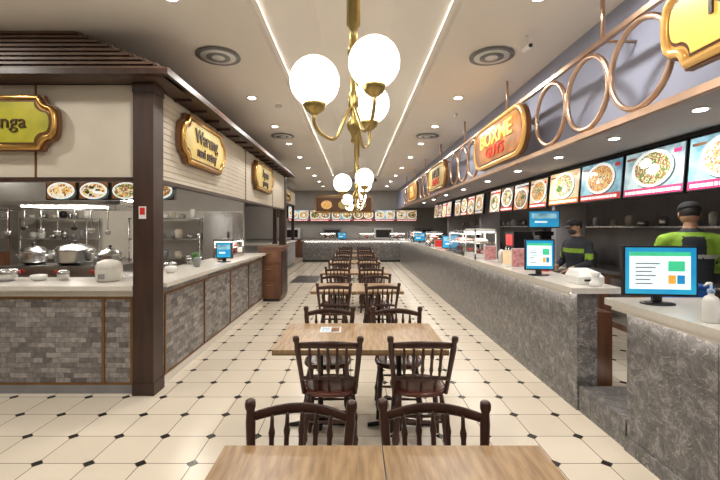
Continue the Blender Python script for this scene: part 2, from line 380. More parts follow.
def chair_mesh():
    b = B()
    b.lathe((0, 0.0, 0), [(0.17, 0.425), (0.20, 0.432), (0.208, 0.445), (0.205, 0.458), (0.17, 0.462), (0.10, 0.455)], 'seat', 28, 1.0, 0.96, 2.6)
    def turned(p, q, r, n=11, beads=()):
        p = Vector(p); q = Vector(q); pts = []; rr = []
        for i in range(n):
            t = i / (n - 1); pts.append(p.lerp(q, t)); k = r * (0.72 + 0.38 * math.sin(math.pi * t))
            for bt in beads:
                if abs(t - bt) < 0.5 / (n - 1): k *= 1.45
            rr.append(k)
        b.tube(pts, rr, 'chair', 8)
    for sx in (-1, 1):
        turned((sx * 0.15, 0.14, 0.43), (sx * 0.185, 0.17, 0), 0.020, beads=(0.2, 0.7))
        turned((sx * 0.15, -0.14, 0.43), (sx * 0.195, -0.20, 0), 0.020, beads=(0.2, 0.7))
        turned((sx * 0.168, 0.155, 0.22), (sx * 0.175, -0.17, 0.20), 0.012)
        P = [(sx * 0.185, -0.13, 0.44), (sx * 0.195, -0.16, 0.55), (sx * 0.208, -0.195, 0.68), (sx * 0.218, -0.225, 0.79), (sx * 0.222, -0.235, 0.835), (sx * 0.224, -0.24, 0.85), (sx * 0.225, -0.243, 0.865), (sx * 0.225, -0.245, 0.878), (sx * 0.225, -0.245, 0.884)]
        b.tube(P, [0.015, 0.017, 0.019, 0.022, 0.018, 0.024, 0.0245, 0.022, 0.012], 'chair', 12)
    turned((-0.17, 0.16, 0.17), (0.17, 0.16, 0.17), 0.011)
    turned((-0.172, 0, 0.21), (0.172, 0, 0.21), 0.012, beads=(0.5,))
    turned((-0.175, -0.17, 0.25), (0.175, -0.17, 0.25), 0.011)
    n = 13; pts = []; rr = []
    for i in range(n):
        t = -1 + 2 * i / (n - 1); pts.append((t * 0.22, -0.225 - 0.055 * (1 - t * t), 0.81 + 0.022 * (1 - t * t))); rr.append(0.018 + 0.004 * (1 - t * t))
    b.tube(pts, rr, 'chair', 10, flat=(1.15, 0.5))
    pts = [(t * 0.2, -0.17 - 0.04 * (1 - t * t), 0.56 + 0.02 * (1 - t * t)) for t in [-1 + 2 * i / 10 for i in range(11)]]
    b.tube(pts, 0.013, 'chair', 8, flat=(1.2, 0.7))
    for k in range(5):
        t = -0.62 + 1.24 * k / 4
        turned((t * 0.21, -0.225 - 0.055 * (1 - t * t) + 0.002, 0.80 + 0.022 * (1 - t * t)), (t * 0.2, -0.17 - 0.04 * (1 - t * t), 0.565), 0.0105, beads=(0.3, 0.7))
    for t in (-0.5, 0, 0.5):
        turned((t * 0.2, -0.17 - 0.04 * (1 - t * t), 0.56), (t * 0.2, -0.14, 0.45), 0.011)
    return b.mesh('dining_chair')
TM, CM = table_mesh(), chair_mesh()
rows = [0.84, 2.9, 5.5, 7.65, 9.8, 11.95, 14.1]
j = random.uniform
for ri, fy in enumerate(rows):
    cx = [0.11, 0.04, 0.03, 0.0, 0.0, 0.0, 0.0][ri]
    for sx in (-1, 1):
        tx = cx + sx * 0.3235
        inst('dining_table', TM, (tx, fy + 0.4, 0))
        nx = {-1: 0.10, 1: 0.12}[sx] if ri == 1 else 0
        fx = {(0, -1): -.03, (0, 1): -.10, (1, -1): .05, (1, 1): .03}.get((ri, sx), -.02)
        if ri > 0: inst('dining_chair', CM, (tx + nx + j(-.01, .01), fy + 0.13, 0), j(-.07, .07))
        inst('dining_chair', CM, (tx + fx + j(-.01, .01), fy + 0.68, 0), math.pi + j(-.05, .05))
b = B(); b.box(-0.30, -0.12, 3.38, 3.56, 0.7505, 0.7525, 'white'); b.box(-0.285, -0.22, 3.4, 3.54, 0.7525, 0.753, 'bluecard'); b.box(-0.205, -0.135, 3.4, 3.54, 0.7525, 0.753, 'mdark')
b.obj('table_notice_card')

# ------------------------------------------------------------------ left kiosk
KX, KY = -2.0, 3.95
b = B()
b.box(-7.5, -2.18, KY, KY + 0.15, 0.1, 1.02, 'stone'); b.box(-7.5, -2.52, KY + .15, KY + 0.5, 0.1, 1.02, 'wood')
b.box(-7.5, -2.17, KY - 0.012, KY + 0.002, 0.085, 0.105, 'bronze'); b.box(-7.5, -2.17, KY - 0.012, KY + 0.002, 0.93, 0.955, 'bronze'); b.box(-7.5, -2.17, KY - 0.012, KY + 0.14, 0.0, 0.085, 'grey')
for x in (-2.20, -2.48, -3.75, -5.0, -6.2): b.box(x - 0.012, x + 0.012, KY - 0.014, KY + 0.002, 0.1, 0.955, 'bronze')
b.box(-7.5, -2.18, KY - 0.005, KY + 0.14, 0.955, 1.02, 'slab')
b.box(-7.5, -2.165, KY - 0.07, KY + 0.15, 1.02, 1.065, 'slab'); b.box(-7.5, -2.62, KY + .15, KY + 0.62, 1.02, 1.065, 'slab')
b.obj('kiosk_counter')
b = B()
b.box(-2.5, KX, KY + 0.17, 8.66, 0.1, 1.02, 'stone'); b.box(-2.5, KX - 0.02, KY + 0.17, 8.66, 0, 0.1, 'grey')
b.box(KX - 0.002, KX + 0.012, KY + 0.17, 8.66, 0.085, 0.105, 'bronze'); b.box(KX - 0.002, KX + 0.012, KY + 0.17, 8.66, 0.93, 0.955, 'bronze'); b.box(KX - 0.002, KX + 0.012, KY + 0.17, 8.66, 0, 0.085, 'slab')
for y in (4.2, 5.3, 6.4, 7.5, 8.6): b.box(KX - 0.002, KX + 0.014, y - 0.012, y + 0.012, 0.1, 0.955, 'bronze')
b.box(-2.62, -1.93, KY + 0.155, 8.67, 1.02, 1.065, 'slab')
b.obj('kiosk_counter')
ZT = 3.04
b = B(); b.box(-2.16, -1.96, KY - 0.06, KY + 0.14, 0.12, ZT, 'brown'); b.box(-2.163, -1.95, KY - 0.07, KY + 0.145, 0, 0.12, 'brown'); b.box(-2.163, -1.95, KY - 0.07, KY + 0.145, 2.95, ZT, 'brown')
b.obj('kiosk_post')
b = B(); b.box(-2.15, -1.97, 11.32, 11.5, 0, ZT, 'brown'); b.box(-2.16, -1.96, 11.31, 11.51, 0, .12, 'brown'); b.obj('kiosk_post')
b = B()
b.box(-7.9, -2.165, KY, KY + 0.08, 2.13, ZT, 'cream'); b.box(-7.9, -2.165, KY - 0.015, KY + 0.095, 2.09, 2.13, 'brown')
for x in (-3.15,): b.box(x - 0.01, x + 0.01, KY - 0.006, KY, 2.13, ZT, 'bronze')
b.obj('kiosk_fascia')
b = B()
b.box(-2.08, -2.0, KY + 0.15, 11.3, 2.12, ZT, 'cream'); b.box(-2.09, -1.995, KY + 0.15, 11.3, 2.09, 2.13, 'brown')
for i in range(13):
    z = 2.17 + i * 0.064; b.box(-2.0, -1.995, KY + 0.15, 11.3, z, z + 0.045, 'cream')
for y in (7.3, 9.7): b.box(-2.0, -1.994, y - 0.03, y + 0.03, 2.13, ZT, 'brown')
b.obj('kiosk_fascia')
n = 8; E = ZT + .01
def lev(t):
    return -1.76 - t * .95, KY - .24 + t * .20, E + .05 + t * .42
b = B()
for i in range(n + 1):
    xe, ye, z = lev(i / n)
    b.box(-7.9, xe, ye - .03, ye + .02, z, z + .022, 'slatl')
xa, ya, za = lev(0); xb, yb, zb_ = lev(1)
b.add([(-7.9, ya, za), (xa, ya, za), (xb, yb, zb_), (-7.9, yb, zb_)], [(0, 1, 2, 3)], 'slat')
b.box(-7.9, xb, yb, KY + .6, zb_ - .02, zb_ + .02, 'slat')
b.box(-7.9, -1.72, KY - 0.28, KY - 0.2, E, E + 0.05, 'brown')
b.box(-7.9, -1.76, KY - 0.2, KY + .2, E, E + 0.02, 'slat')
b.obj('kiosk_awning')
b = B()
for i in range(n + 1):
    xe, ye, z = lev(i / n); b.box(xe - .02, xe + .03, ye, 11.55, z, z + .022, 'slatl')
b.add([(xa, ya, za), (xa, 11.55, za), (xb, 11.55, zb_), (xb, yb, zb_)], [(0, 1, 2, 3)], 'slat')
b.box(-1.80, -1.72, KY - 0.2, 11.6, E, E + 0.05, 'brown'); b.box(-2.2, -1.8, KY + .2, 11.5, E, E + .02, 'slat')
for y in [4.4 + .45 * k for k in range(16)]: b.box(-1.99, -1.8, y, y + .04, E - .03, E, 'brown')
b.obj('kiosk_awning')
b = B(); b.box(-7.9, -2.2, KY + .2, 11.4, E, E + .03, 'wallc'); b.obj('ceiling_kiosk', recenter=False)

def plaque_sign(c, fr, w, h, c1, txt, tcol, tsize, face, border='gold', kind='plaque', xs=1.0, txt2=None, tcol2=None):
    U, V, N = fr; b = B()
    f = (lambda k: plaque(w + k, h + k, c1, 0.1 * w)) if kind == 'plaque' else (lambda k: rrect(w + k, h + k, min(h + k, c1 + k)))
    b.prism(f(0.0), c, U, V, N, 0.0, 0.05, 'sdark')
    b.prism(f(-0.02), c, U, V, N, 0.05, 0.07, border)
    b.prism(f(-0.06), c, U, V, N, 0.07, 0.075, 'sdark')
    b.prism(f(-0.075), c, U, V, N, 0.075, 0.082, face)
    out = f(-0.03); o = Vector(c); U_, V_, N_ = Vector(U), Vector(V), Vector(N)
    b.tube([o + U_ * p + V_ * q + N_ * 0.07 for p, q in out], 0.026, border, 8, closed=True)
    ob = b.obj('shop_sign')
    o = Vector(c) + N_ * 0.088
    if txt2:
        text(ob, txt, o + V_ * h * 0.24, U, V, N, tsize, tcol, xs=xs, off=.004); text(ob, txt2, o - V_ * h * 0.38, U, V, N, tsize * 0.75, tcol2 or tcol, xs=xs, off=.003)
    else: text(ob, txt, o, U, V, N, tsize, tcol, xs=xs)
    return ob
plaque_sign((-3.38, KY - .02, 2.65), FU, 0.46, 0.27, 0.10, 'Banga', 'sbrown', 0.19, 'sgreen')
plaque_sign((-1.985, 5.15, 2.66), LU, 0.66, 0.29, 0.10, 'Warung', 'sbrown', 0.23, 'scrm2', txt2='nasi satay')
plaque_sign((-1.985, 8.5, 2.66), LU, 0.75, 0.29, 0.10, 'Ayam', 'sbrown', 0.23, 'scrm2', txt2='goreng')

b = B(); b.box(-2.10, -2.03, KY - 0.066, KY - 0.061, 1.72, 1.84, 'white'); b.box(-2.09, -2.04, KY - 0.068, KY - 0.066, 1.76, 1.83, 'redp'); b.obj('wall_notice')

# ---------------- menu light boxes
foods = ['food1', 'food2', 'food3', 'food4']
def menu(c, fr, w, h, face, head, nd=1, strip='bottom', name='menu_lightbox', tilt=0, big=1.0):
    U, V, N = [Vector(q) for q in fr]
    if tilt:
        R = Matrix.Rotation(tilt, 3, U); V = R @ V; N = R @ N
    b = B(); o = Vector(c)
    b.obox(o, U, V, N, -w / 2, w / 2, -h / 2, h / 2, -0.03, 0.03, 'black')
    b.obox(o, U, V, N, -w / 2 + .015, w / 2 - .015, -h / 2 + .015, h / 2 - .015, 0.03, 0.034, face)
    hh = h * 0.18
    if strip == 'bottom': b.obox(o, U, V, N, -w / 2 + .015, w / 2 - .015, -h / 2 + .015, -h / 2 + hh, 0.034, 0.036, head); cy = h * 0.07
    else: b.obox(o, U, V, N, -w / 2 + .015, w / 2 - .015, h / 2 - hh, h / 2 - .015, 0.034, 0.036, head); cy = -h * 0.07
    Rx = min(h * 0.58, (w / nd) * 0.46) * big; Ry = min(h * 0.39, Rx * .85)
    def blob(cx, cy, rx, ry, n0, n1, m, jit=0, k=22):
        b.prism([(cx + rx * (1 + random.uniform(-jit, jit)) * math.cos(a * 2 * math.pi / k), cy + ry * (1 + random.uniform(-jit, jit)) * math.sin(a * 2 * math.pi / k)) for a in range(k)], o, U, V, N, n0, n1, m)
    for i in range(nd):
        cx = -w / 2 + w * (i + 0.5) / nd
        blob(cx + .02, cy - .015, Rx * 1.02, Ry * 1.02, 0.034, 0.0355, 'plateb')
        blob(cx, cy, Rx, Ry, 0.034, 0.037, 'plate')
        blob(cx, cy, Rx * .88, Ry * .84, 0.037, 0.038, random.choice(foods), .05)
        for q in range(9):
            a = random.uniform(0, 6.28); rr = random.uniform(.1, .55)
            blob(cx + Rx * rr * math.cos(a), cy + Ry * rr * math.sin(a), Rx * random.uniform(.12, .3), Ry * random.uniform(.12, .3), .038, .0382 + q * .0003, random.choice(foods + ['leaf', 'food2', 'plate']), .18, 12)
    vv = (-h / 2 + hh * 0.35) if strip == 'bottom' else (h / 2 - hh * 0.6)
    u = -w / 2 + .05 * w
    while u < w / 2 - .1 * w:
        l = random.uniform(.03, .1) * w; b.obox(o, U, V, N, u, u + l, vv, vv + hh * 0.36, 0.036, 0.038, 'plate'); u += l + .015 * w
    b.obox(o, U, V, N, w * .34, w * .45, h * .30, h * .38, 0.0415, 0.043, head); b.obox(o, U, V, N, -w * .45, -w * .28, h * .32, h * .37, 0.0385, 0.040, 'mdark')
    return b.obj(name)
x = 3.5
edges = [2.2, 3.2, 4.18, 5.17, 6.16, 7.15]
for i in range(5):
    y0, y1 = edges[i], edges[i + 1]
    menu((x, (y0 + y1) / 2, 2.28), RU, 0.95, 0.56, ['mwhite', 'mteal', 'mwhite', 'mteal', 'mcream'][i], ['mred', 'mpink', 'mpink', 'mred', 'morange'][i], 1, tilt=-0.08)
y = 7.2
i = 0
while y < 17:
    w = 0.75; menu((x, y + w / 2, 2.26), RU, w - 0.05, 0.56, ['mcream', 'morange', 'mdark', 'mcream'][i % 4], ['mred', 'mdark', 'mred'][i % 3], 1, ['bottom', 'top'][i % 2], tilt=-0.08)
    y += w + (0.5 if i % 4 == 3 else 0.03); i += 1
b = B(); b.box(3.48, 3.54, 2.2, 17.2, 2.57, 2.615, 'iron'); b.obj('menu_mounting_rail')
for i in range(4): menu((-3.43 + i * 0.38, KY + 0.75, 2.08), FU, 0.36, 0.25, 'mdark', 'morange', 1, 'top', big=1.1)
b = B(); b.box(-3.65, -2.12, KY + 0.77, KY + 0.80, 2.21, 2.26, 'iron')
for xx in (-3.55, -2.3): b.box(xx - .01, xx + .01, KY + 0.77, KY + 0.79, 2.26, E - .002, 'iron')
b.obj('menu_mounting_rail')

# ------------------------------------------------------------------ kiosk interior
b = B(); b.box(-7.9, -7.5, KY + 0.62, 8.7, 0, 2.2, 'wood')
for yy in (5.2, 6.2, 7.2, 8.2): b.box(-7.5, -7.49, yy - .45, yy + .45, .1, 1.0, 'wood'); b.box(-7.5, -7.49, yy - .45, yy + .45, 1.1, 2.1, 'steel')
b.obj('cabinet_wall_unit')
b = B(); b.box(-7.9, -2.62, 9.4, 9.5, 0, ZT, 'wallc'); b.box(-7.9, -2.62, 9.38, 9.4, 0.9, 2.0, 'slab'); b.obj('wall_kiosk_back', recenter=False)
b = B(); b.box(-5.6, -3.0, 5.4, 6.1, 0.86, 0.95, 'steel'); b.box(-5.55, -3.05, 5.45, 6.05, 0.3, 0.34, 'steel')
for xx in (-5.55, -4.3, -3.07):
    for yy in (5.45, 6.03): b.tube([(xx, yy, 0), (xx, yy, 0.87)], 0.02, 'steel', 8)
b.box(-4.9, -3.3, 5.5, 6.0, 0.95, 1.1, 'steel')
for xx in (-4.6, -4.1, -3.6):
    b.ring((xx, 5.75, 1.115), (1, 0, 0), (0, 1, 0), 0.12, 0.01, 'iron', 16, 6)
    for a in range(4): b.box(xx - .01, xx + .01, 5.62, 5.88, 1.10, 1.125, 'iron')
    b.tube([(xx, 5.49, 1.02), (xx, 5.46, 1.02)], 0.025, 'redp', 10)
b.obj('gas_stove_bench')
def pot(x, y, z, r, h, m='steel'):
    b = B(); b.lathe((x, y, z), [(r * .9, 0), (r, 0.02), (r, h), (r * 1.05, h + .01), (r * 1.02, h + .02), (r * .8, h + .07), (r * .3, h + .1), (0.02, h + .105)], m, 24)
    b.lathe((x, y, z + h + .1), [(0.012, 0), (0.012, .02), (0.03, .03), (0.02, .05)], 'black', 10)
    for sx in (-1, 1): b.tube([(x + sx * r, y - .06, z + h * .7), (x + sx * (r + .05), y - .04, z + h * .75), (x + sx * (r + .05), y + .04, z + h * .75), (x + sx * r, y + .06, z + h * .7)], 0.01, m, 6)
    return b.obj('cooking_pot')
pot(-4.02, 5.75, 1.126, 0.25, 0.17); pot(-4.62, 5.75, 1.126, 0.17, 0.14); pot(-3.52, 5.75, 1.126, 0.15, 0.10)
b = B(); b.tube([(-5.2, 5.26, 1.86), (-3.1, 5.26, 1.86)], .008, 'steel', 8)
for xx in (-5.15, -3.15): b.tube([(xx, 5.26, 1.86), (xx, 5.26, 1.928)], .006, 'steel', 6)
for k in range(9):
    xx = -5.0 + k * .22; L = .22 + .03 * (k % 3)
    b.tube([(xx, 5.25, 1.87), (xx, 5.245, 1.86 - L)], .006, 'steel', 6); b.lathe((xx, 5.245, 1.86 - L - .05), [(.012, 0), (.035, .015), (.04, .05), (.036, .052)], 'steel' if k % 3 else 'black', 12)
b.obj('utensil_rail')
b = B(); b.lathe((-2.62, 4.26, 1.066), [(0.10, 0), (0.125, 0.02), (0.13, 0.12), (0.125, 0.14), (0.13, .145), (0.11, 0.2), (0.05, 0.225), (0.03, 0.23)], 'slab', 24, 1, 1); b.box(-2.65, -2.59, 4.12, 4.14, 1.1, 1.15, 'grey'); b.obj('rice_cooker')
for k, (xx, yy, rr, hh, mm) in enumerate([(-2.3, 5.0, .07, .08, 'white'), (-2.25, 5.7, .05, .13, 'grey'), (-2.35, 5.9, .05, .18, 'leaf'), (-2.3, 6.9, .09, .07, 'wood'), (-3.4, 4.3, .08, .06, 'white'), (-3.15, 4.32, .06, .1, 'steel'), (-2.35, 8.2, .06, .15, 'white'), (-3.7, 4.25, .1, .12, 'steel'), (-4.0, 4.3, .09, .1, 'steel'), (-2.45, 5.3, .08, .1, 'steel'), (-2.5, 6.2, .12, .1, 'steel')]):
    b = B(); b.lathe((xx, yy, 1.066), [(rr * .6, 0), (rr * .95, hh * .35), (rr, hh * .8), (rr * .9, hh), (rr * .4, hh * 1.08)], mm, 16); b.obj('condiment_jar')
def display_case(x0, x1, y0, y1, z, h, body='steel'):
    b = B(); b.box(x0, x1, y0, y1, z, z + .08, body); b.box(x0, x1, y0, y1, z + h - .05, z + h, body)
    for xx in (x0, x1 - .02):
        for yy in (y0, y1 - .02): b.box(xx, xx + .02, yy, yy + .02, z, z + h, body)
    b.box(x0 + .02, x1 - .02, y0 + .02, y1 - .02, z + h * .5, z + h * .5 + .012, 'steel')
    b.box(x0 + .005, x0 + .01, y0 + .02, y1 - .02, z + .08, z + h - .05, 'glass')
    for i in range(4):
        yy = y0 + (y1 - y0) * (i + .5) / 4
        b.lathe(((x0 + x1) / 2, yy, z + .08), [(.04, 0), (.07, .03), (.06, .05), (.02, .07)], random.choice(['cream', 'wood', 'redp']), 12)
        b.lathe(((x0 + x1) / 2, yy, z + h * .5 + .012), [(.04, 0), (.07, .03), (.06, .05), (.02, .07)], random.choice(['cream', 'wood', 'redp']), 12)
    b.box(x0 + .03, x1 - .03, y0 + .04, y1 - .04, z + h - .06, z + h - .052, 'led')
    b.obj('food_display_case')
display_case(-2.55, -2.2, 7.2, 7.9, 1.066, .35)
def rack(x0, x1, y0, y1, zs, m='steel', name='shelf_rack'):
    b = B()
    for xx in (x0 + .02, x1 - .02):
        for yy in (y0 + .02, y1 - .02): b.tube([(xx, yy, 0), (xx, yy, zs[-1] + .02)], .015, m, 8)
    for z in zs: b.box(x0, x1, y0, y1, z, z + .025, m)
    for z in zs:
        xx = x0 + .12
        while xx < x1 - .1:
            hh = random.uniform(.08, .22); rr = random.uniform(.05, .09); mm = random.choice(['white', 'steel', 'white', 'grey', 'steel', 'cream', 'black'])
            b.lathe((xx, (y0 + y1) / 2 + random.uniform(-.05, .05), z + .025), [(rr * .7, 0), (rr, hh * .3), (rr, hh * .8), (rr * .6, hh)], mm, 12)
            xx += rr * 2 + random.uniform(.03, .12)
    b.obj(name)
rack(-7.4, -5.9, 8.8, 9.3, [.4, .9, 1.35, 1.8]); rack(-5.0, -3.4, 8.8, 9.3, [.4, .9, 1.35, 1.8])
b = B(); b.box(-3.3, -2.65, 8.7, 9.35, 0.08, 1.95, 'steel'); b.box(-3.28, -2.67, 8.68, 8.7, 0.1, 1.0, 'steel'); b.box(-3.28, -2.67, 8.68, 8.7, 1.02, 1.93, 'steel')
for z in (0.6, 1.4): b.tube([(-2.75, 8.64, z - .12), (-2.75, 8.64, z + .12)], .012, 'black', 8); b.box(-2.76, -2.74, 8.64, 8.68, z - .12, z - .1, 'black'); b.box(-2.76, -2.74, 8.64, 8.68, z + .1, z + .12, 'black')
for xx in (-3.25, -2.7):
    for yy in (8.75, 9.3): b.tube([(xx, yy, 0), (xx, yy, .09)], .025, 'black', 8)
b.obj('refrigerator')
b = B(); b.add([(-5.2, 5.3, 1.98), (-3.1, 5.3, 1.98), (-3.1, 6.2, 1.98), (-5.2, 6.2, 1.98), (-4.8, 5.5, 2.5), (-3.5, 5.5, 2.5), (-3.5, 6.0, 2.5), (-4.8, 6.0, 2.5)], [(0, 3, 2, 1), (4, 5, 6, 7), (0, 1, 5, 4), (1, 2, 6, 5), (2, 3, 7, 6), (3, 0, 4, 7)], 'steel')
b.box(-5.22, -3.08, 5.24, 6.22, 1.93, 1.98, 'steel'); b.box(-4.5, -3.8, 5.6, 5.9, 2.5, ZT, 'steel'); b.obj('range_hood')
b = B(); b.box(-4.6, -3.7, 5.5, 6.0, 1.915, 1.928, 'led'); b.obj('hood_light')
b = B(); b.box(-3.9, -3.6, 7.0, 7.3, 0, ZT, 'white'); b.box(-3.92, -3.58, 6.98, 7.32, 0, .1, 'grey'); b.obj('column')

b = B(); b.box(-2.1, -1.62, 8.72, 9.6, 0.06, 1.15, 'wood'); b.box(-2.07, -1.65, 8.75, 9.57, 0, .06, 'black'); b.box(-2.13, -1.59, 8.70, 9.63, 1.15, 1.19, 'wood')
for z in (.15, .5, .85): b.box(-2.06, -1.66, 8.70, 8.72, z, z + .28, 'wood'); b.box(-1.93, -1.79, 8.69, 8.70, z + .2, z + .215, 'brass')
b.box(-1.62, -1.605, 8.8, 9.15, .12, 1.08, 'brown'); b.box(-1.62, -1.605, 9.2, 9.52, .12, 1.08, 'brown')
b.obj('tray_return_cabinet')
def plant(x, y, z=0, s=1.0):
    b = B(); b.lathe((x, y, z), [(.1 * s, 0), (.14 * s, .22 * s), (.15 * s, .24 * s), (.13 * s, .24 * s), (.12 * s, .2 * s)], 'wood', 16)
    for i in range(26):
        a = random.uniform(0, 6.28); h = random.uniform(.35, .8) * s; r = random.uniform(.1, .3) * s
        p = [Vector((x, y, z + .2 * s)), Vector((x + r * .4 * math.cos(a), y + r * .4 * math.sin(a), z + .2 * s + h * .6)), Vector((x + r * math.cos(a), y + r * math.sin(a), z + .2 * s + h))]
        b.tube(p, [.006 * s, .035 * s, .003], 'leaf', 6, flat=(1, .15))
    b.obj('potted_plant')
plant(-1.95, 10.3, 0, 1.3)
b = B(); b.box(-1.9, -1.1, 11.6, 13.2, 0.0, 0.012, 'grey'); b.box(-1.87, -1.13, 11.63, 13.17, 0.012, 0.016, 'black'); b.obj('entrance_mat')

# second left block
b = B(); b.box(-6.5, -2.6, 13.4, 17.4, 0.1, 1.0, 'wallg'); b.box(-6.5, -2.65, 13.45, 17.35, 0, .1, 'black'); b.box(-6.5, -2.53, 13.33, 17.47, 1.0, 1.05, 'slab'); b.obj('service_counter')
for yy in (13.45, 15.4, 17.3):
    b = B(); b.box(-2.75, -2.63, yy - .06, yy + .06, 1.051, 2.5, 'brown'); b.box(-2.77, -2.61, yy - .08, yy + .08, 1.051, 1.1, 'brown'); b.obj('stall_post')
b = B()
b.box(-7.9, -2.62, 13.3, 17.4, 2.5, 3.1, 'brown'); b.box(-7.9, -2.61, 13.28, 13.3, 2.55, 3.05, 'cream'); b.box(-2.62, -2.61, 13.3, 17.4, 2.55, 3.05, 'cream'); b.box(-7.9, -2.61, 13.2, 17.5, 3.1, 3.2, 'slat')
b.obj('stall_canopy')
for yy in (14.4, 16.4): menu((-2.69, yy, 2.2), LU, .85, .5, random.choice(['mwhite', 'mcream']), 'mred', 1)
plaque_sign((-2.6, 14.9, 2.8), LU, 0.8, 0.2, 0.07, 'Nasi Goreng', 'sbrown', 0.22, 'scrm2')
b = B(); b.box(-4.5, -3.0, 14.6, 17.2, 1.051, 1.07, 'steel')
for k in range(5): b.box(-4.4, -3.1, 14.7 + .5 * k, 14.72 + .5 * k, 1.07, 1.12, 'steel')
b.obj('prep_tray')

# ------------------------------------------------------------------ right counters
b = B()
b.box(2.0, 2.18, 3.6, 17.6, 0.1, 1.05, 'marble'); b.box(1.985, 2.2, 3.58, 17.6, 0, 0.1, 'marble')
b.box(1.92, 2.38, 3.54, 17.6, 1.05, 1.10, 'slab'); b.box(2.18, 2.38, 3.7, 17.6, 0.0, 0.85, 'wood')
b.box(1.925, 1.935, 3.6, 17.55, 1.025, 1.05, 'slab'); b.box(1.945, 1.975, 3.6, 17.55, 1.041, 1.05, 'led')
b.obj('long_service_counter')
b = B()
b.box(2.0, 2.7, 0.3, 2.94, 0.0, 1.05, 'marble'); b.box(1.985, 2.7, 0.3, 2.95, 0, 0.1, 'marble')
b.box(1.92, 2.75, 0.25, 3.08, 1.05, 1.10, 'slab'); b.box(1.925, 1.935, 0.4, 3.0, 1.025, 1.05, 'slab'); b.box(1.945, 1.975, 0.4, 3.0, 1.041, 1.05, 'led'); b.box(2.05, 2.65, 2.97, 3.0, 1.041, 1.05, 'led')
b.obj('cashier_counter')
b = B(); b.box(2.0, 2.42, 2.96, 3.57, 0, 0.22, 'marble'); b.obj('gate_plinth')
b = B(); b.box(2.45, 2.9, 3.1, 3.53, 0.0, 1.0, 'wood')
b.box(2.44, 2.45, 3.12, 3.5, 0.45, 0.97, 'wood'); b.box(2.43, 2.44, 3.12, 3.5, .225, .24, 'led'); b.obj('low_cabinet')
b = B(); b.box(4.2, 4.88, 0, 17.6, 0.0, 0.86, 'wood'); b.box(4.15, 4.88, 0, 17.6, 0.86, 0.92, 'steel')
for yy in range(0, 17): b.box(4.185, 4.2, yy + .05, yy + .55, .1, .8, 'steel')
b.obj('back_bar_counter')
for k in range(10):
    y = 1.0 + k * 1.65; kind = k % 3
    if kind == 0:
        b = B(); b.box(4.35, 4.8, y, y + .6, .921, 1.35, 'steel'); b.box(4.34, 4.35, y + .05, y + .4, .97, 1.3, 'black'); b.box(4.335, 4.35, y + .45, y + .57, .97, 1.3, 'grey'); b.tube([(4.31, y + .42, 1.0), (4.31, y + .42, 1.27)], .01, 'steel', 6); b.obj('microwave_oven')
    elif kind == 1:
        b = B()
        for q in range(4):
            b.lathe((4.5, y + q * .25, .921), [(.08, 0), (.1, .05), (.1, .2 + .05 * q), (.06, .25 + .05 * q), (.03, .28 + .05 * q)], ['steel', 'white', 'grey', 'steel'][q], 16)
        b.obj('kitchen_canister_group')
    else:
        b = B(); b.box(4.3, 4.8, y, y + .5, .921, 1.52, 'black'); b.box(4.28, 4.3, y + .05, y + .45, 1.25, 1.48, 'grey'); b.box(4.2, 4.3, y + .05, y + .45, .921, .96, 'steel'); b.tube([(4.25, y + .25, 1.25), (4.25, y + .25, 1.12)], .02, 'steel', 8); b.obj('coffee_machine')
b = B()
for z in (1.62,):
    b.box(4.6, 4.88, 0.5, 17.5, z, z + .03, 'steel'); yy = .7
    while yy < 17.3:
        hh = random.uniform(.08, .2); rr = random.uniform(.05, .09)
        b.lathe((4.72, yy, z + .03), [(rr * .8, 0), (rr, hh * .3), (rr, hh * .8), (rr * .5, hh)], random.choice(['white', 'steel', 'grey', 'white', 'steel', 'cream']), 10); yy += rr * 2 + random.uniform(.1, .5)
b.obj('wall_shelf')
for yy in (7.25, 11.5, 15.5):
    b = B(); b.box(3.6, 4.14, yy - .08, yy + .08, 0, 2.61, 'wallg'); b.box(3.59, 4.14, yy - .09, yy + .09, 0, .1, 'black'); b.obj('partition_pier')

def monitor(x, y, z, w, h, yaw, kind=0, name='pos_monitor'):
    b = B()
    b.box(-w / 2, w / 2, -0.012, 0.02, 0.06, 0.06 + h, 'black')
    b.box(-w / 2 + .012, w / 2 - .012, -0.014, -0.012, .075, .06 + h - .012, 'blue')
    if kind == 0:
        b.box(-w * .42, w * .40, -.016, -.014, .06 + h * .14, .06 + h * .88, 'scrw')
        b.box(-w * .42, w * .40, -.017, -.016, .06 + h * .80, .06 + h * .88, 'scrg')
        for q in range(6): b.box(-w * .34, -w * .34 + w * random.uniform(.15, .35), -.018, -.016, .06 + h * (.24 + .08 * q), .06 + h * (.26 + .08 * q), 'grey')
        b.box(w * .10, w * .32, -.018, -.016, .06 + h * .5, .06 + h * .7, 'scrg'); b.box(w * .10, w * .20, -.018, -.016, .06 + h * .25, .06 + h * .42, 'scro'); b.box(w * .22, w * .32, -.018, -.016, .06 + h * .25, .06 + h * .42, 'blue')
    else:
        b.box(-w * .4, w * .4, -.016, -.014, .06 + h * .55, .06 + h * .85, 'mteal'); b.box(-w * .3, w * .1, -.018, -.016, .06 + h * .3, .06 + h * .4, 'scrw')
    b.box(-.03, .03, 0.02, 0.045, 0.01, .06 + h * .5, 'black')
    b.lathe((0, 0.02, 0), [(.11, 0), (.11, .008), (.05, .014), (.03, .02)], 'black', 20, 1, .75)
    me = b.mesh(name); return inst(name, me, (x, y, z), yaw)
monitor(2.13, 2.8, 1.101, 0.48, 0.35, -0.12)
monitor(2.05, 4.45, 1.101, 0.31, 0.34, -0.15, 0)
monitor(2.1, 8.8, 1.101, 0.36, 0.28, -0.2, 1); monitor(2.1, 13.0, 1.101, 0.36, 0.28, -0.2, 1); monitor(-2.13, 6.5, 1.066, 0.24, 0.26, 0.1, 1)
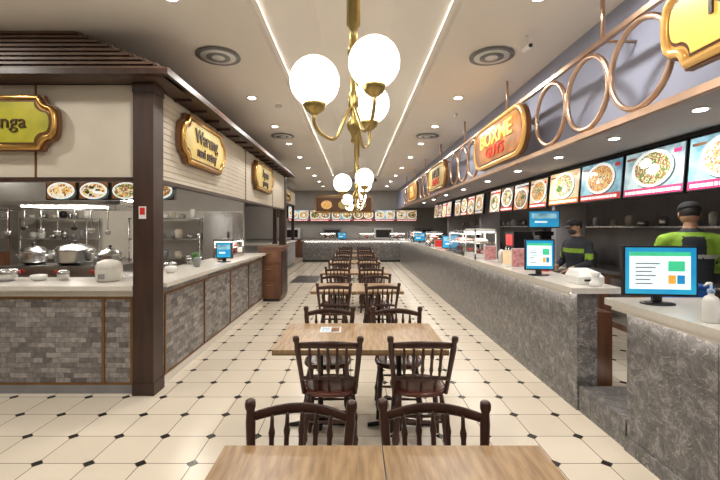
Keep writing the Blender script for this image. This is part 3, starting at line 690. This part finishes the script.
b = B(); b.box(2.1, 2.34, 3.75, 4.0, 1.101, 1.17, 'white'); b.add([(2.1, 3.75, 1.17), (2.34, 3.75, 1.17), (2.34, 4.0, 1.17), (2.1, 4.0, 1.17), (2.13, 3.8, 1.215), (2.31, 3.8, 1.215), (2.31, 3.98, 1.235), (2.13, 3.98, 1.235)], [(4, 5, 6, 7), (0, 1, 5, 4), (1, 2, 6, 5), (2, 3, 7, 6), (3, 0, 4, 7)], 'white'); b.box(2.15, 2.29, 3.745, 3.75, 1.13, 1.15, 'black'); b.obj('receipt_printer', bevel=.006)
b = B(); b.lathe((2.2, 3.66, 1.101), [(.05, 0), (.05, .03), (.035, .05), (.03, .09), (.045, .12), (.02, .13)], 'white', 14); b.obj('card_reader')
b = B(); b.lathe((2.03, 2.28, 1.101), [(.036, 0), (.04, .01), (.04, .12), (.03, .145), (.014, .155), (.014, .17)], 'white', 18); b.lathe((2.03, 2.28, 1.27), [(.018, 0), (.018, .02), (.006, .022), (.006, .05)], 'bluecard', 10); b.tube([(2.03, 2.28, 1.322), (2.0, 2.27, 1.325), (1.975, 2.262, 1.312)], [.009, .007, .005], 'white', 8); b.obj('sanitizer_bottle')
b = B(); b.lathe((2.13, 2.22, 1.101), [(.04, 0), (.045, .02), (.045, .08), (.04, .1), (.035, .1)], 'glass', 16); b.obj('glass_jar')
b = B(); b.box(2.36, 2.7, 2.2, 2.5, 1.101, 1.15, 'black')
for r in range(4):
    for c in range(4): b.box(2.38 + c * .065, 2.43 + c * .065, 2.23 + r * .06, 2.275 + r * .06, 1.15, 1.158, 'grey')
b.obj('cash_register')
for (yy, hh, mm, ww) in ((5.2, .26, 'pinkcard', .18), (5.5, .22, 'mcream', .15), (6.3, .24, 'pinkcard', .2), (10.2, .2, 'mred', .2), (11.4, .2, 'mcream', .2)):
    b = B(); b.box(2.03, 2.03 + ww, yy, yy + .006, 1.101, 1.101 + hh, 'white'); b.box(2.04, 2.02 + ww, yy - .003, yy, 1.12, 1.09 + hh, mm); b.box(2.03, 2.03 + ww, yy - .03, yy + .05, 1.101, 1.107, 'white'); b.obj('counter_menu_stand')
for (yy) in (5.75, 9.6, 12.0):
    b = B()
    for q in range(3): b.lathe((2.2, yy + q * .13, 1.101), [(.035, 0), (.045, .1), (.046, .16), (.03, .18), (.012, .2)], ['redp', 'sorange', 'white'][q], 12)
    b.obj('sauce_bottle_group')
display_case(1.98, 2.34, 6.6, 7.2, 1.101, .50, 'white'); display_case(1.98, 2.34, 7.35, 8.4, 1.101, .46, 'steel'); display_case(1.98, 2.34, 10.6, 11.2, 1.101, .40); display_case(1.98, 2.34, 13.8, 15.0, 1.101, .38)
b = B(); b.box(2.52, 2.80, 3.15, 3.43, 1.001, 1.16, 'bluebin'); b.box(2.50, 2.82, 3.13, 3.45, 1.16, 1.18, 'bluebin'); b.lathe((2.62, 3.25, 1.18), [(.05, 0), (.05, .08), (.02, .1)], 'white', 12); b.obj('storage_bin', bevel=.005)
b = B(); b.box(2.25, 2.36, 4.85, 4.95, 1.101, 1.2, 'redp'); b.box(2.24, 2.37, 4.84, 4.96, 1.2, 1.215, 'white'); b.obj('napkin_dispenser', bevel=.004)
b = B(); b.tube([(3.0, 6.38, 1.0), (3.0, 6.38, 1.55)], .02, 'iron', 8); b.box(2.75, 3.3, 6.1, 6.6, 0, .96, 'steel'); b.box(2.74, 3.31, 6.09, 6.61, .96, 1.0, 'white'); b.box(2.85, 3.15, 6.34, 6.42, 1.5, 1.56, 'iron'); b.obj('equipment_stand')
monitor(3.0, 6.35, 1.561, 0.45, 0.27, -.3, 1, 'kitchen_display_screen')
b = B(); b.box(2.75, 3.2, 7.0, 7.5, 0, .95, 'steel'); b.box(2.8, 3.15, 7.05, 7.45, .951, 1.55, 'black'); b.box(2.79, 2.8, 7.1, 7.4, 1.3, 1.5, 'mred'); b.box(2.7, 2.8, 7.1, 7.4, .951, .98, 'grey')
for q in (7.18, 7.32): b.tube([(2.77, q, 1.27), (2.77, q, 1.18)], .015, 'steel', 8)
b.obj('drink_dispenser')

# ------------------------------------------------------------------ copper ring screen + signs
b = B(); zb, zt = 2.46, 3.12; PX = 2.0
b.box(PX - .025, PX + .025, 1.0, 17.4, zb - .05, zb, 'copper'); b.box(PX - .02, PX + .02, 1.0, 17.4, zt, zt + .04, 'copper')
signs = []
y = 2.5
while y < 16:
    for i in range(3): b.ring((PX, y + .32 + i * .64, (zb + zt) / 2), (0, 1, 0), (0, 0, 1), .305, .022, 'copper', 40, 8)
    y += 1.93; signs.append((y, y + 1.97)); y += 2.02
yy = 1.2
while yy < 17.4:
    b.tube([(PX, yy, zt + .04), (PX, yy, CEIL - .002)], .018, 'copper', 8)
    b.tube([(PX, yy, zt + .02), (PX + .268, yy, zt + .02)], .014, 'copper', 8); yy += 2.03
b.obj('copper_ring_screen')
PC = PX - .03
plaque_sign((PC, 1.93, 2.84), RU, 0.50, 0.29, 0.10, 'Kopi', 'sbrown', 0.22, 'syell', 'goldlit')
for i, (a, c) in enumerate(signs):
    if c > 17.5: break
    nm = [('BOXME', 'GUYS'), ('NASI', 'LEMAK'), ('MIE', 'AYAM'), ('ROTI', 'BAKAR')][i % 4]
    plaque_sign((PC, (a + c) / 2, 2.79), RU, 0.95, 0.31, 0.3, nm[0], ['syell', 'sbrown', 'syell', 'scream'][i % 4], 0.27, ['sorange', 'scrm2', 'sorange', 'sdark'][i % 4], ['goldlit', 'gold', 'goldlit', 'gold'][i % 4], 'round', 1.35, nm[1], ['sred', 'sred', 'scream', 'syell'][i % 4])

# ------------------------------------------------------------------ far end
b = B(); b.box(-2.4, 2.6, 18.3, 18.9, 0.1, .95, 'marble'); b.box(-2.4, 2.6, 18.35, 18.9, 0, .1, 'black'); b.box(-2.45, 2.65, 18.22, 18.95, .95, 1.0, 'slab'); b.box(-2.3, 2.5, 18.26, 18.29, .94, .95, 'led'); b.obj('far_service_counter')
for i in range(6): menu((-3.0 + i * 1.15, 21.3, 2.2), FU, 1.1, .6, ['mwhite', 'mcream', 'mteal', 'mdark'][i % 4], 'mred', 2)
b = B(); b.box(-1.7, .7, 17.55, 17.65, 2.28, 2.88, 'sdark'); b.tube([(-1.72, 17.54, 2.26), (-1.76, 17.54, 2.6), (-1.72, 17.54, 2.92), (-.5, 17.54, 2.98), (.72, 17.54, 2.92), (.76, 17.54, 2.6), (.72, 17.54, 2.26), (-.5, 17.54, 2.24)], .035, 'gold', 8, closed=True)
for xx in (-1.4, .4): b.tube([(xx, 17.6, 2.88), (xx, 17.6, CEIL - .002)], .015, 'gold', 8)
for i in range(3): b.prism([(.24 * math.cos(a * math.pi / 10), .19 * math.sin(a * math.pi / 10)) for a in range(20)], (-1.25 + i * .75, 17.55, 2.58), *FU, 0, .02, ['food1', 'scrm2', 'food3'][i])
b.obj('hanging_arch_sign')
for xx in (-1.6, .2, 1.6):
    display_case(xx, xx + .7, 18.35, 18.7, 1.001, .35)
monitor(-.6, 18.5, 1.001, .4, .3, 0, 1)
b = B(); b.box(-4, 4.5, 20.9, 21.4, 0, .95, 'wood'); b.box(-4.05, 4.55, 20.85, 21.4, .95, 1.0, 'steel'); b.obj('rear_kitchen_counter')
b = B()
for xx in (-3.4, -1.2, 1.5, 3.6): b.box(xx - .5, xx + .5, 21.0, 21.35, 1.001, 1.55, random.choice(['steel', 'grey', 'white'])); b.box(xx - .4, xx + .4, 20.99, 21.0, 1.05, 1.45, 'black')
b.obj('rear_kitchen_ovens')

# ------------------------------------------------------------------ chandeliers
def chandelier_mesh(topz):
    b = B(); G = [(.11, -.35, 2.59), (-.24, -.27, 2.51), (.105, .30, 2.55)]
    hub = Vector((-.01, 0, 2.36))
    b.lathe((-.01, 0, 0), [(.012, 2.20), (.02, 2.215), (.012, 2.235), (.02, 2.26), (.04, 2.29), (.045, 2.33), (.025, 2.36), (.022, 2.42), (.034, 2.44), (.034, 2.52), (.022, 2.54), (.022, 2.78), (.04, 2.79), (.04, 2.83), (.028, 2.85), (.028, 2.96), (.046, 2.98), (.046, topz - .05), (.07, topz - .04), (.075, topz)], 'brass', 18)
    for g in G:
        g = Vector(g); base = g - Vector((0, 0, .19)); d = Vector((base.x - hub.x, base.y, 0)); p0 = hub + Vector((0, 0, .1))
        pts = []
        low = 2.20 + (g.z - 2.51) * .5
        ctrl = [p0, p0 + d * .22 + Vector((0, 0, -.10)), Vector((hub.x, 0, 0)) + d * .5 + Vector((0, 0, low)), Vector((hub.x, 0, 0)) + d * .85 + Vector((0, 0, low + .01)), Vector((base.x, base.y, base.z - .06)), base]
        for i in range(len(ctrl) - 1):
            a = ctrl[max(i - 1, 0)]; p = ctrl[i]; q = ctrl[i + 1]; c = ctrl[min(i + 2, len(ctrl) - 1)]
            for k in range(5):
                t = k / 5; pts.append(0.5 * ((2 * p) + (q - a) * t + (2 * a - 5 * p + 4 * q - c) * t * t + (3 * p - a - 3 * q + c) * t ** 3))
        pts.append(base); b.tube(pts, .011, 'brass', 8)
        b.lathe((g.x, g.y, g.z - .20), [(.012, 0), (.03, .01), (.055, .03), (.07, .06), (.066, .07), (.02, .05)], 'brass', 20)
        b.sphere(g, .148, 'globe', 28)
    return b
for i, (yy, dz) in enumerate(((2.65, 0), (6.7, -.17), (10.8, -.17), (14.6, -.17))):
    bb = chandelier_mesh(3.998 - dz)
    me = bb.mesh('chandelier'); inst('chandelier', me, (0.0 if i == 0 else .04, yy, dz))

# ------------------------------------------------------------------ ceiling fittings
def downlight(x, y, z, r=.055):
    b = B(); b.lathe((x, y, z - .012), [(r * 1.35, 0), (r * 1.4, .006), (r * 1.4, .0115)], 'white', 20); b.lathe((x, y, z - .016), [(r, 0), (r, .004)], 'lamp', 18); b.obj('recessed_downlight')
def light(x, y, z, e, size=.25, col=(1, .95, .885)):
    l = bpy.data.lights.new('downlight_lamp', 'AREA'); l.shape = 'DISK'; l.size = size; l.energy = e * 1.15; l.color = col
    o = bpy.data.objects.new('downlight_lamp', l); o.location = (x, y, z); COL.objects.link(o); return o
for y in (1.4, 3.3, 5.9, 7.6, 9.2, 11, 13, 15, 17, 19):
    downlight(-1.52, y, CEIL); downlight(1.52, y, CEIL)
for y in (.2, 1.9, 3.0): downlight(-2.9, y, CEIL); downlight(-4.6, y, CEIL)
for y in (2.4, 3.3, 4.4, 5.6, 7.0, 8.6, 10.5, 12.5, 14.5, 16.5): downlight(2.85, y, 2.62, .05)
for y, e in ((0.5, 22), (3.0, 23), (5.2, 23), (7.6, 22), (10.2, 20), (13, 17), (16, 14), (19, 12)):
    light(-1.3, y, CEIL - .06, e); light(1.4, y, CEIL - .06, e)
for y in (1.0, 3.0): light(-3.8, y, CEIL - .06, 20)
for y, e in ((1.5, 14), (4.2, 15), (6.8, 14), (9.5, 12), (12.5, 9), (15.5, 9)): light(3.0, y, 2.58, e, .3)
for (x, y) in ((-3.6, 5.0), (-5.6, 5.2), (-3.0, 7.4), (-5.6, 7.8)): light(x, y, 3.02, 20, .3, (1, .92, .80))
for (x, y) in ((-4, 12.3), (-5, 10.4), (0, 20), (-3.5, 19.5)): light(x, y, CEIL - .06, 18, .3)
for (x, y) in ((-1.52, 4.45), (1.52, 4.45), (1.52, 8.4), (-1.52, 8.4)):
    b = B()
    for k, r in enumerate((.24, .19, .13, .07)): b.lathe((x, y, CEIL - .022 - .004 * k), [(r, 0), (r * 1.0, .006), (r * .8, .018 + .004 * k)], 'grey' if k % 2 == 0 else 'white', 28)
    b.obj('ceiling_air_diffuser')
for (x, y) in ((-2.5, 2.6), (.95 + .3, 2.9), (-1.2, 6.3), (1.7, 6.8)):
    b = B(); b.lathe((x, y, CEIL - .05), [(.02, 0), (.035, .01), (.045, .04), (.055, .049)], 'white', 16); b.obj('smoke_detector')
b = B(); b.tube([(1.72, 4.0, CEIL - .001), (1.72, 4.0, CEIL - .1)], .012, 'white', 8); b.tube([(1.72, 3.92, CEIL - .13), (1.72, 4.06, CEIL - .11)], .03, 'white', 12); b.sphere((1.72, 3.92, CEIL - .13), .02, 'black', 10); b.obj('security_camera')

# ------------------------------------------------------------------ people
def remeshed(b, name, vox, smooth=6):
    me = b.mesh(name); o = bpy.data.objects.new(name, me); COL.objects.link(o)
    r = o.modifiers.new('r', 'REMESH'); r.mode = 'VOXEL'; r.voxel_size = vox
    s = o.modifiers.new('s', 'SMOOTH'); s.iterations = smooth; s.factor = .5
    dg = bpy.context.evaluated_depsgraph_get(); m2 = bpy.data.meshes.new_from_object(o.evaluated_get(dg))
    bpy.data.objects.remove(o); m2.materials.clear()
    for p in m2.polygons: p.use_smooth = True
    return m2
def limb(b, pts, rr, m='skin'):
    P = []; R = []
    for i in range(len(pts) - 1):
        for k in range(5):
            t = k / 5; P.append(Vector(pts[i]).lerp(Vector(pts[i + 1]), t)); R.append(rr[i] * (1 - t) + rr[i + 1] * t)
    P.append(Vector(pts[-1])); R.append(rr[-1]); b.tube(P, R, m, 14)
    for p, r in zip(pts, rr): b.sphere(p, r, m, 14)
def person(loc, yaw, arms, name='kitchen_worker', headyaw=0, headpitch=0, sc=1.0, dark=False):
    root = bpy.data.objects.new(name, None); root.location = loc; root.rotation_euler = (0, 0, yaw); root.scale = (sc, sc, sc); COL.objects.link(root)
    b = B()
    vs = [(.165, .115, .86), (.175, .125, .93), (.165, .12, 1.04), (.17, .12, 1.14), (.19, .125, 1.25), (.20, .125, 1.34), (.185, .11, 1.41), (.12, .085, 1.46), (.062, .062, 1.50)]
    n = 24; V = []; F = []
    for i, (a, c, z) in enumerate(vs):
        for j in range(n): q = 2 * math.pi * j / n; V.append((a * math.cos(q), c * math.sin(q) + (.01 if z > 1.2 else 0), z))
    for i in range(len(vs) - 1):
        for j in range(n): j2 = (j + 1) % n; F.append((i * n + j, i * n + j2, (i + 1) * n + j2, (i + 1) * n + j))
    F.append(tuple(range(n))[::-1]); F.append(tuple((len(vs) - 1) * n + j for j in range(n))); b.add(V, F, 'navy', True)
    b.sphere((0, 0, .88), .15, 'navy', 20, (1.05, .8, .7))
    limb(b, [(0, 0, 1.44), (0, .02, 1.57)], [.058, .052])
    b.ring((0, .008, 1.49), (1, 0, 0), (0, 1, .2), .06, .016, 'navy', 24, 8)
    for sx in (-1, 1):
        limb(b, [(sx * .085, 0, .86), (sx * .1, .02, .49), (sx * .1, -.02, .09)], [.092, .064, .048])
        limb(b, [(sx * .1, -.03, .055), (sx * .11, .06, .045), (sx * .115, .15, .035)], [.045, .042, .034])
        e, w = arms[0 if sx < 0 else 1]
        limb(b, [(sx * .13, 0, 1.41), (sx * .20, 0, 1.385), e, w], [.062, .068, .052, .036])
    me = remeshed(b, 'body', .012)
    for k in ('navy', 'neon', 'skin', 'black', 'reflect'): me.materials.append(M[k])
    for p in me.polygons:
        c = p.center; k = 0
        if c.z > 1.507: k = 2
        elif c.z > .86:
            if dark:
                if 1.28 < c.z < 1.34 and abs(c.x) < .21: k = 1
                if abs(c.x) > .23 and 1.2 < c.z < 1.28: k = 1
            else:
                if 1.27 < c.z < 1.47: k = 1
                if abs(c.x) > .16: k = 1
                if abs(c.x) < .085 and c.z < 1.43: k = 0
                if 1.235 < c.z < 1.27 and abs(c.x) < .2: k = 4
                if c.z > 1.475: k = 0
            for (e, w) in arms:
                e_, w_ = Vector(e), Vector(w); ax = w_ - e_; t = (c - e_).dot(ax) / ax.length_squared
                if t > .75 and ((c - e_) - ax * t).length < .07: k = 2
        elif c.z < .10: k = 3
        p.material_index = k
    o = bpy.data.objects.new('body', me); COL.objects.link(o); o.parent = root
    for si, sx in enumerate((-1, 1)):
        e, w = [Vector(q) for q in arms[si]]; d = (w - e).normalized(); side = d.cross(Vector((0, 0, 1))).normalized(); up = side.cross(d)
        inward = side * (-sx)
        hb = B()
        limb(hb, [w - d * .02, w + d * .02], [.03, .028])
        for k in range(4):
            off = (k - 1.5) * .019
            limb(hb, [w + d * .03 + side * off * .8, w + d * .09 + side * off], [.014, .0115])
            L = [.068, .078, .072, .056][k if sx > 0 else 3 - k]
            p0 = w + d * .09 + side * off; p1 = p0 + d * L * .5 - up * .008; p2 = p1 + d * L * .3 - up * .02; p3 = p2 + d * L * .12 - up * .02
            limb(hb, [p0, p1, p2, p3], [.0095, .009, .0082, .007])
        t0 = w + d * .03 + inward * .03; limb(hb, [w + d * .015 + inward * .015, t0 + d * .02 + inward * .012, t0 + d * .05 + inward * .02 - up * .015], [.014, .011, .009])
        hm = remeshed(hb, 'hand', .004, 2); hm.materials.append(M['skin']); ho = bpy.data.objects.new('hand', hm); COL.objects.link(ho); ho.parent = root
    b = B()
    b.sphere((0, 0, 0), .1, 'skin', 28, (.78, .95, 1.12)); b.sphere((0, .025, -.055), .065, 'skin', 20, (.85, .9, .9))
    b.sphere((0, -.014, .016), .102, 'hair', 28, (.80, .90, 1.0))
    b.tube([(0, .088, .012), (0, .104, -.018), (0, .096, -.028)], [.008, .013, .011], 'skin', 8)
    b.sphere((0, .09, -.058), .02, 'lip', 10, (1, .35, .3))
    b.sphere((0, .035, -.048), .070, 'maskc', 20, (.9, 1.0, .8))
    for sx in (-1, 1):
        b.sphere((sx * .03, .083, .004), .012, 'eyew', 10, (1.1, .6, .7)); b.sphere((sx * .03, .09, .004), .006, 'black', 8)
        b.tube([(sx * .016, .091, .022), (sx * .046, .082, .022)], .004, 'hair', 6)
        b.sphere((sx * .082, -.002, -.008), .022, 'skin', 12, (.4, .75, 1.2))
    b.lathe((0, -.01, .028), [(.087, 0), (.089, .02), (.085, .045), (.07, .068), (.04, .082), (.008, .086)], 'cap', 24, 1, 1.14)
    b.sphere((0, -.01, .115), .008, 'cap', 8)
    out = [(.07 * math.cos(a), .075 + .075 * math.sin(a)) for a in [math.pi * i / 12 for i in range(13)]]
    b.prism(out, (0, 0, .035), (1, 0, 0), (0, 1, -.15), (0, 0, 1), 0, .007, 'cap')
    ho = bpy.data.objects.new('head', b.mesh('head')); COL.objects.link(ho); ho.parent = root; ho.location = (0, .045, 1.64); ho.rotation_euler = (headpitch, 0, headyaw)
    return root
person((3.40, 4.05, 0), math.radians(-25), [((-.28, .04, 1.14), (-.15, .26, 1.06)), ((.28, .04, 1.14), (.16, .28, 1.10))], headpitch=-.35, sc=1.08)
person((3.14, 5.65, 0), math.radians(100), [((-.26, .03, 1.14), (-.16, .25, 1.05)), ((.26, .03, 1.14), (.14, .25, 1.05))], headpitch=-.2, dark=True)

# ------------------------------------------------------------------ world + camera
w = bpy.data.worlds.new('World'); S.world = w; w.use_nodes = True
w.node_tree.nodes['Background'].inputs[0].default_value = (.9, .85, .8, 1); w.node_tree.nodes['Background'].inputs[1].default_value = .3
cd = bpy.data.cameras.new('Camera'); cd.lens = 20; cd.sensor_width = 36; cd.shift_x = 5 / 720; cd.shift_y = -14 / 720; cd.clip_start = .05
co = bpy.data.objects.new('Camera', cd); co.location = (0, 0, H); co.rotation_euler = (math.radians(90), 0, 0); COL.objects.link(co); S.camera = co
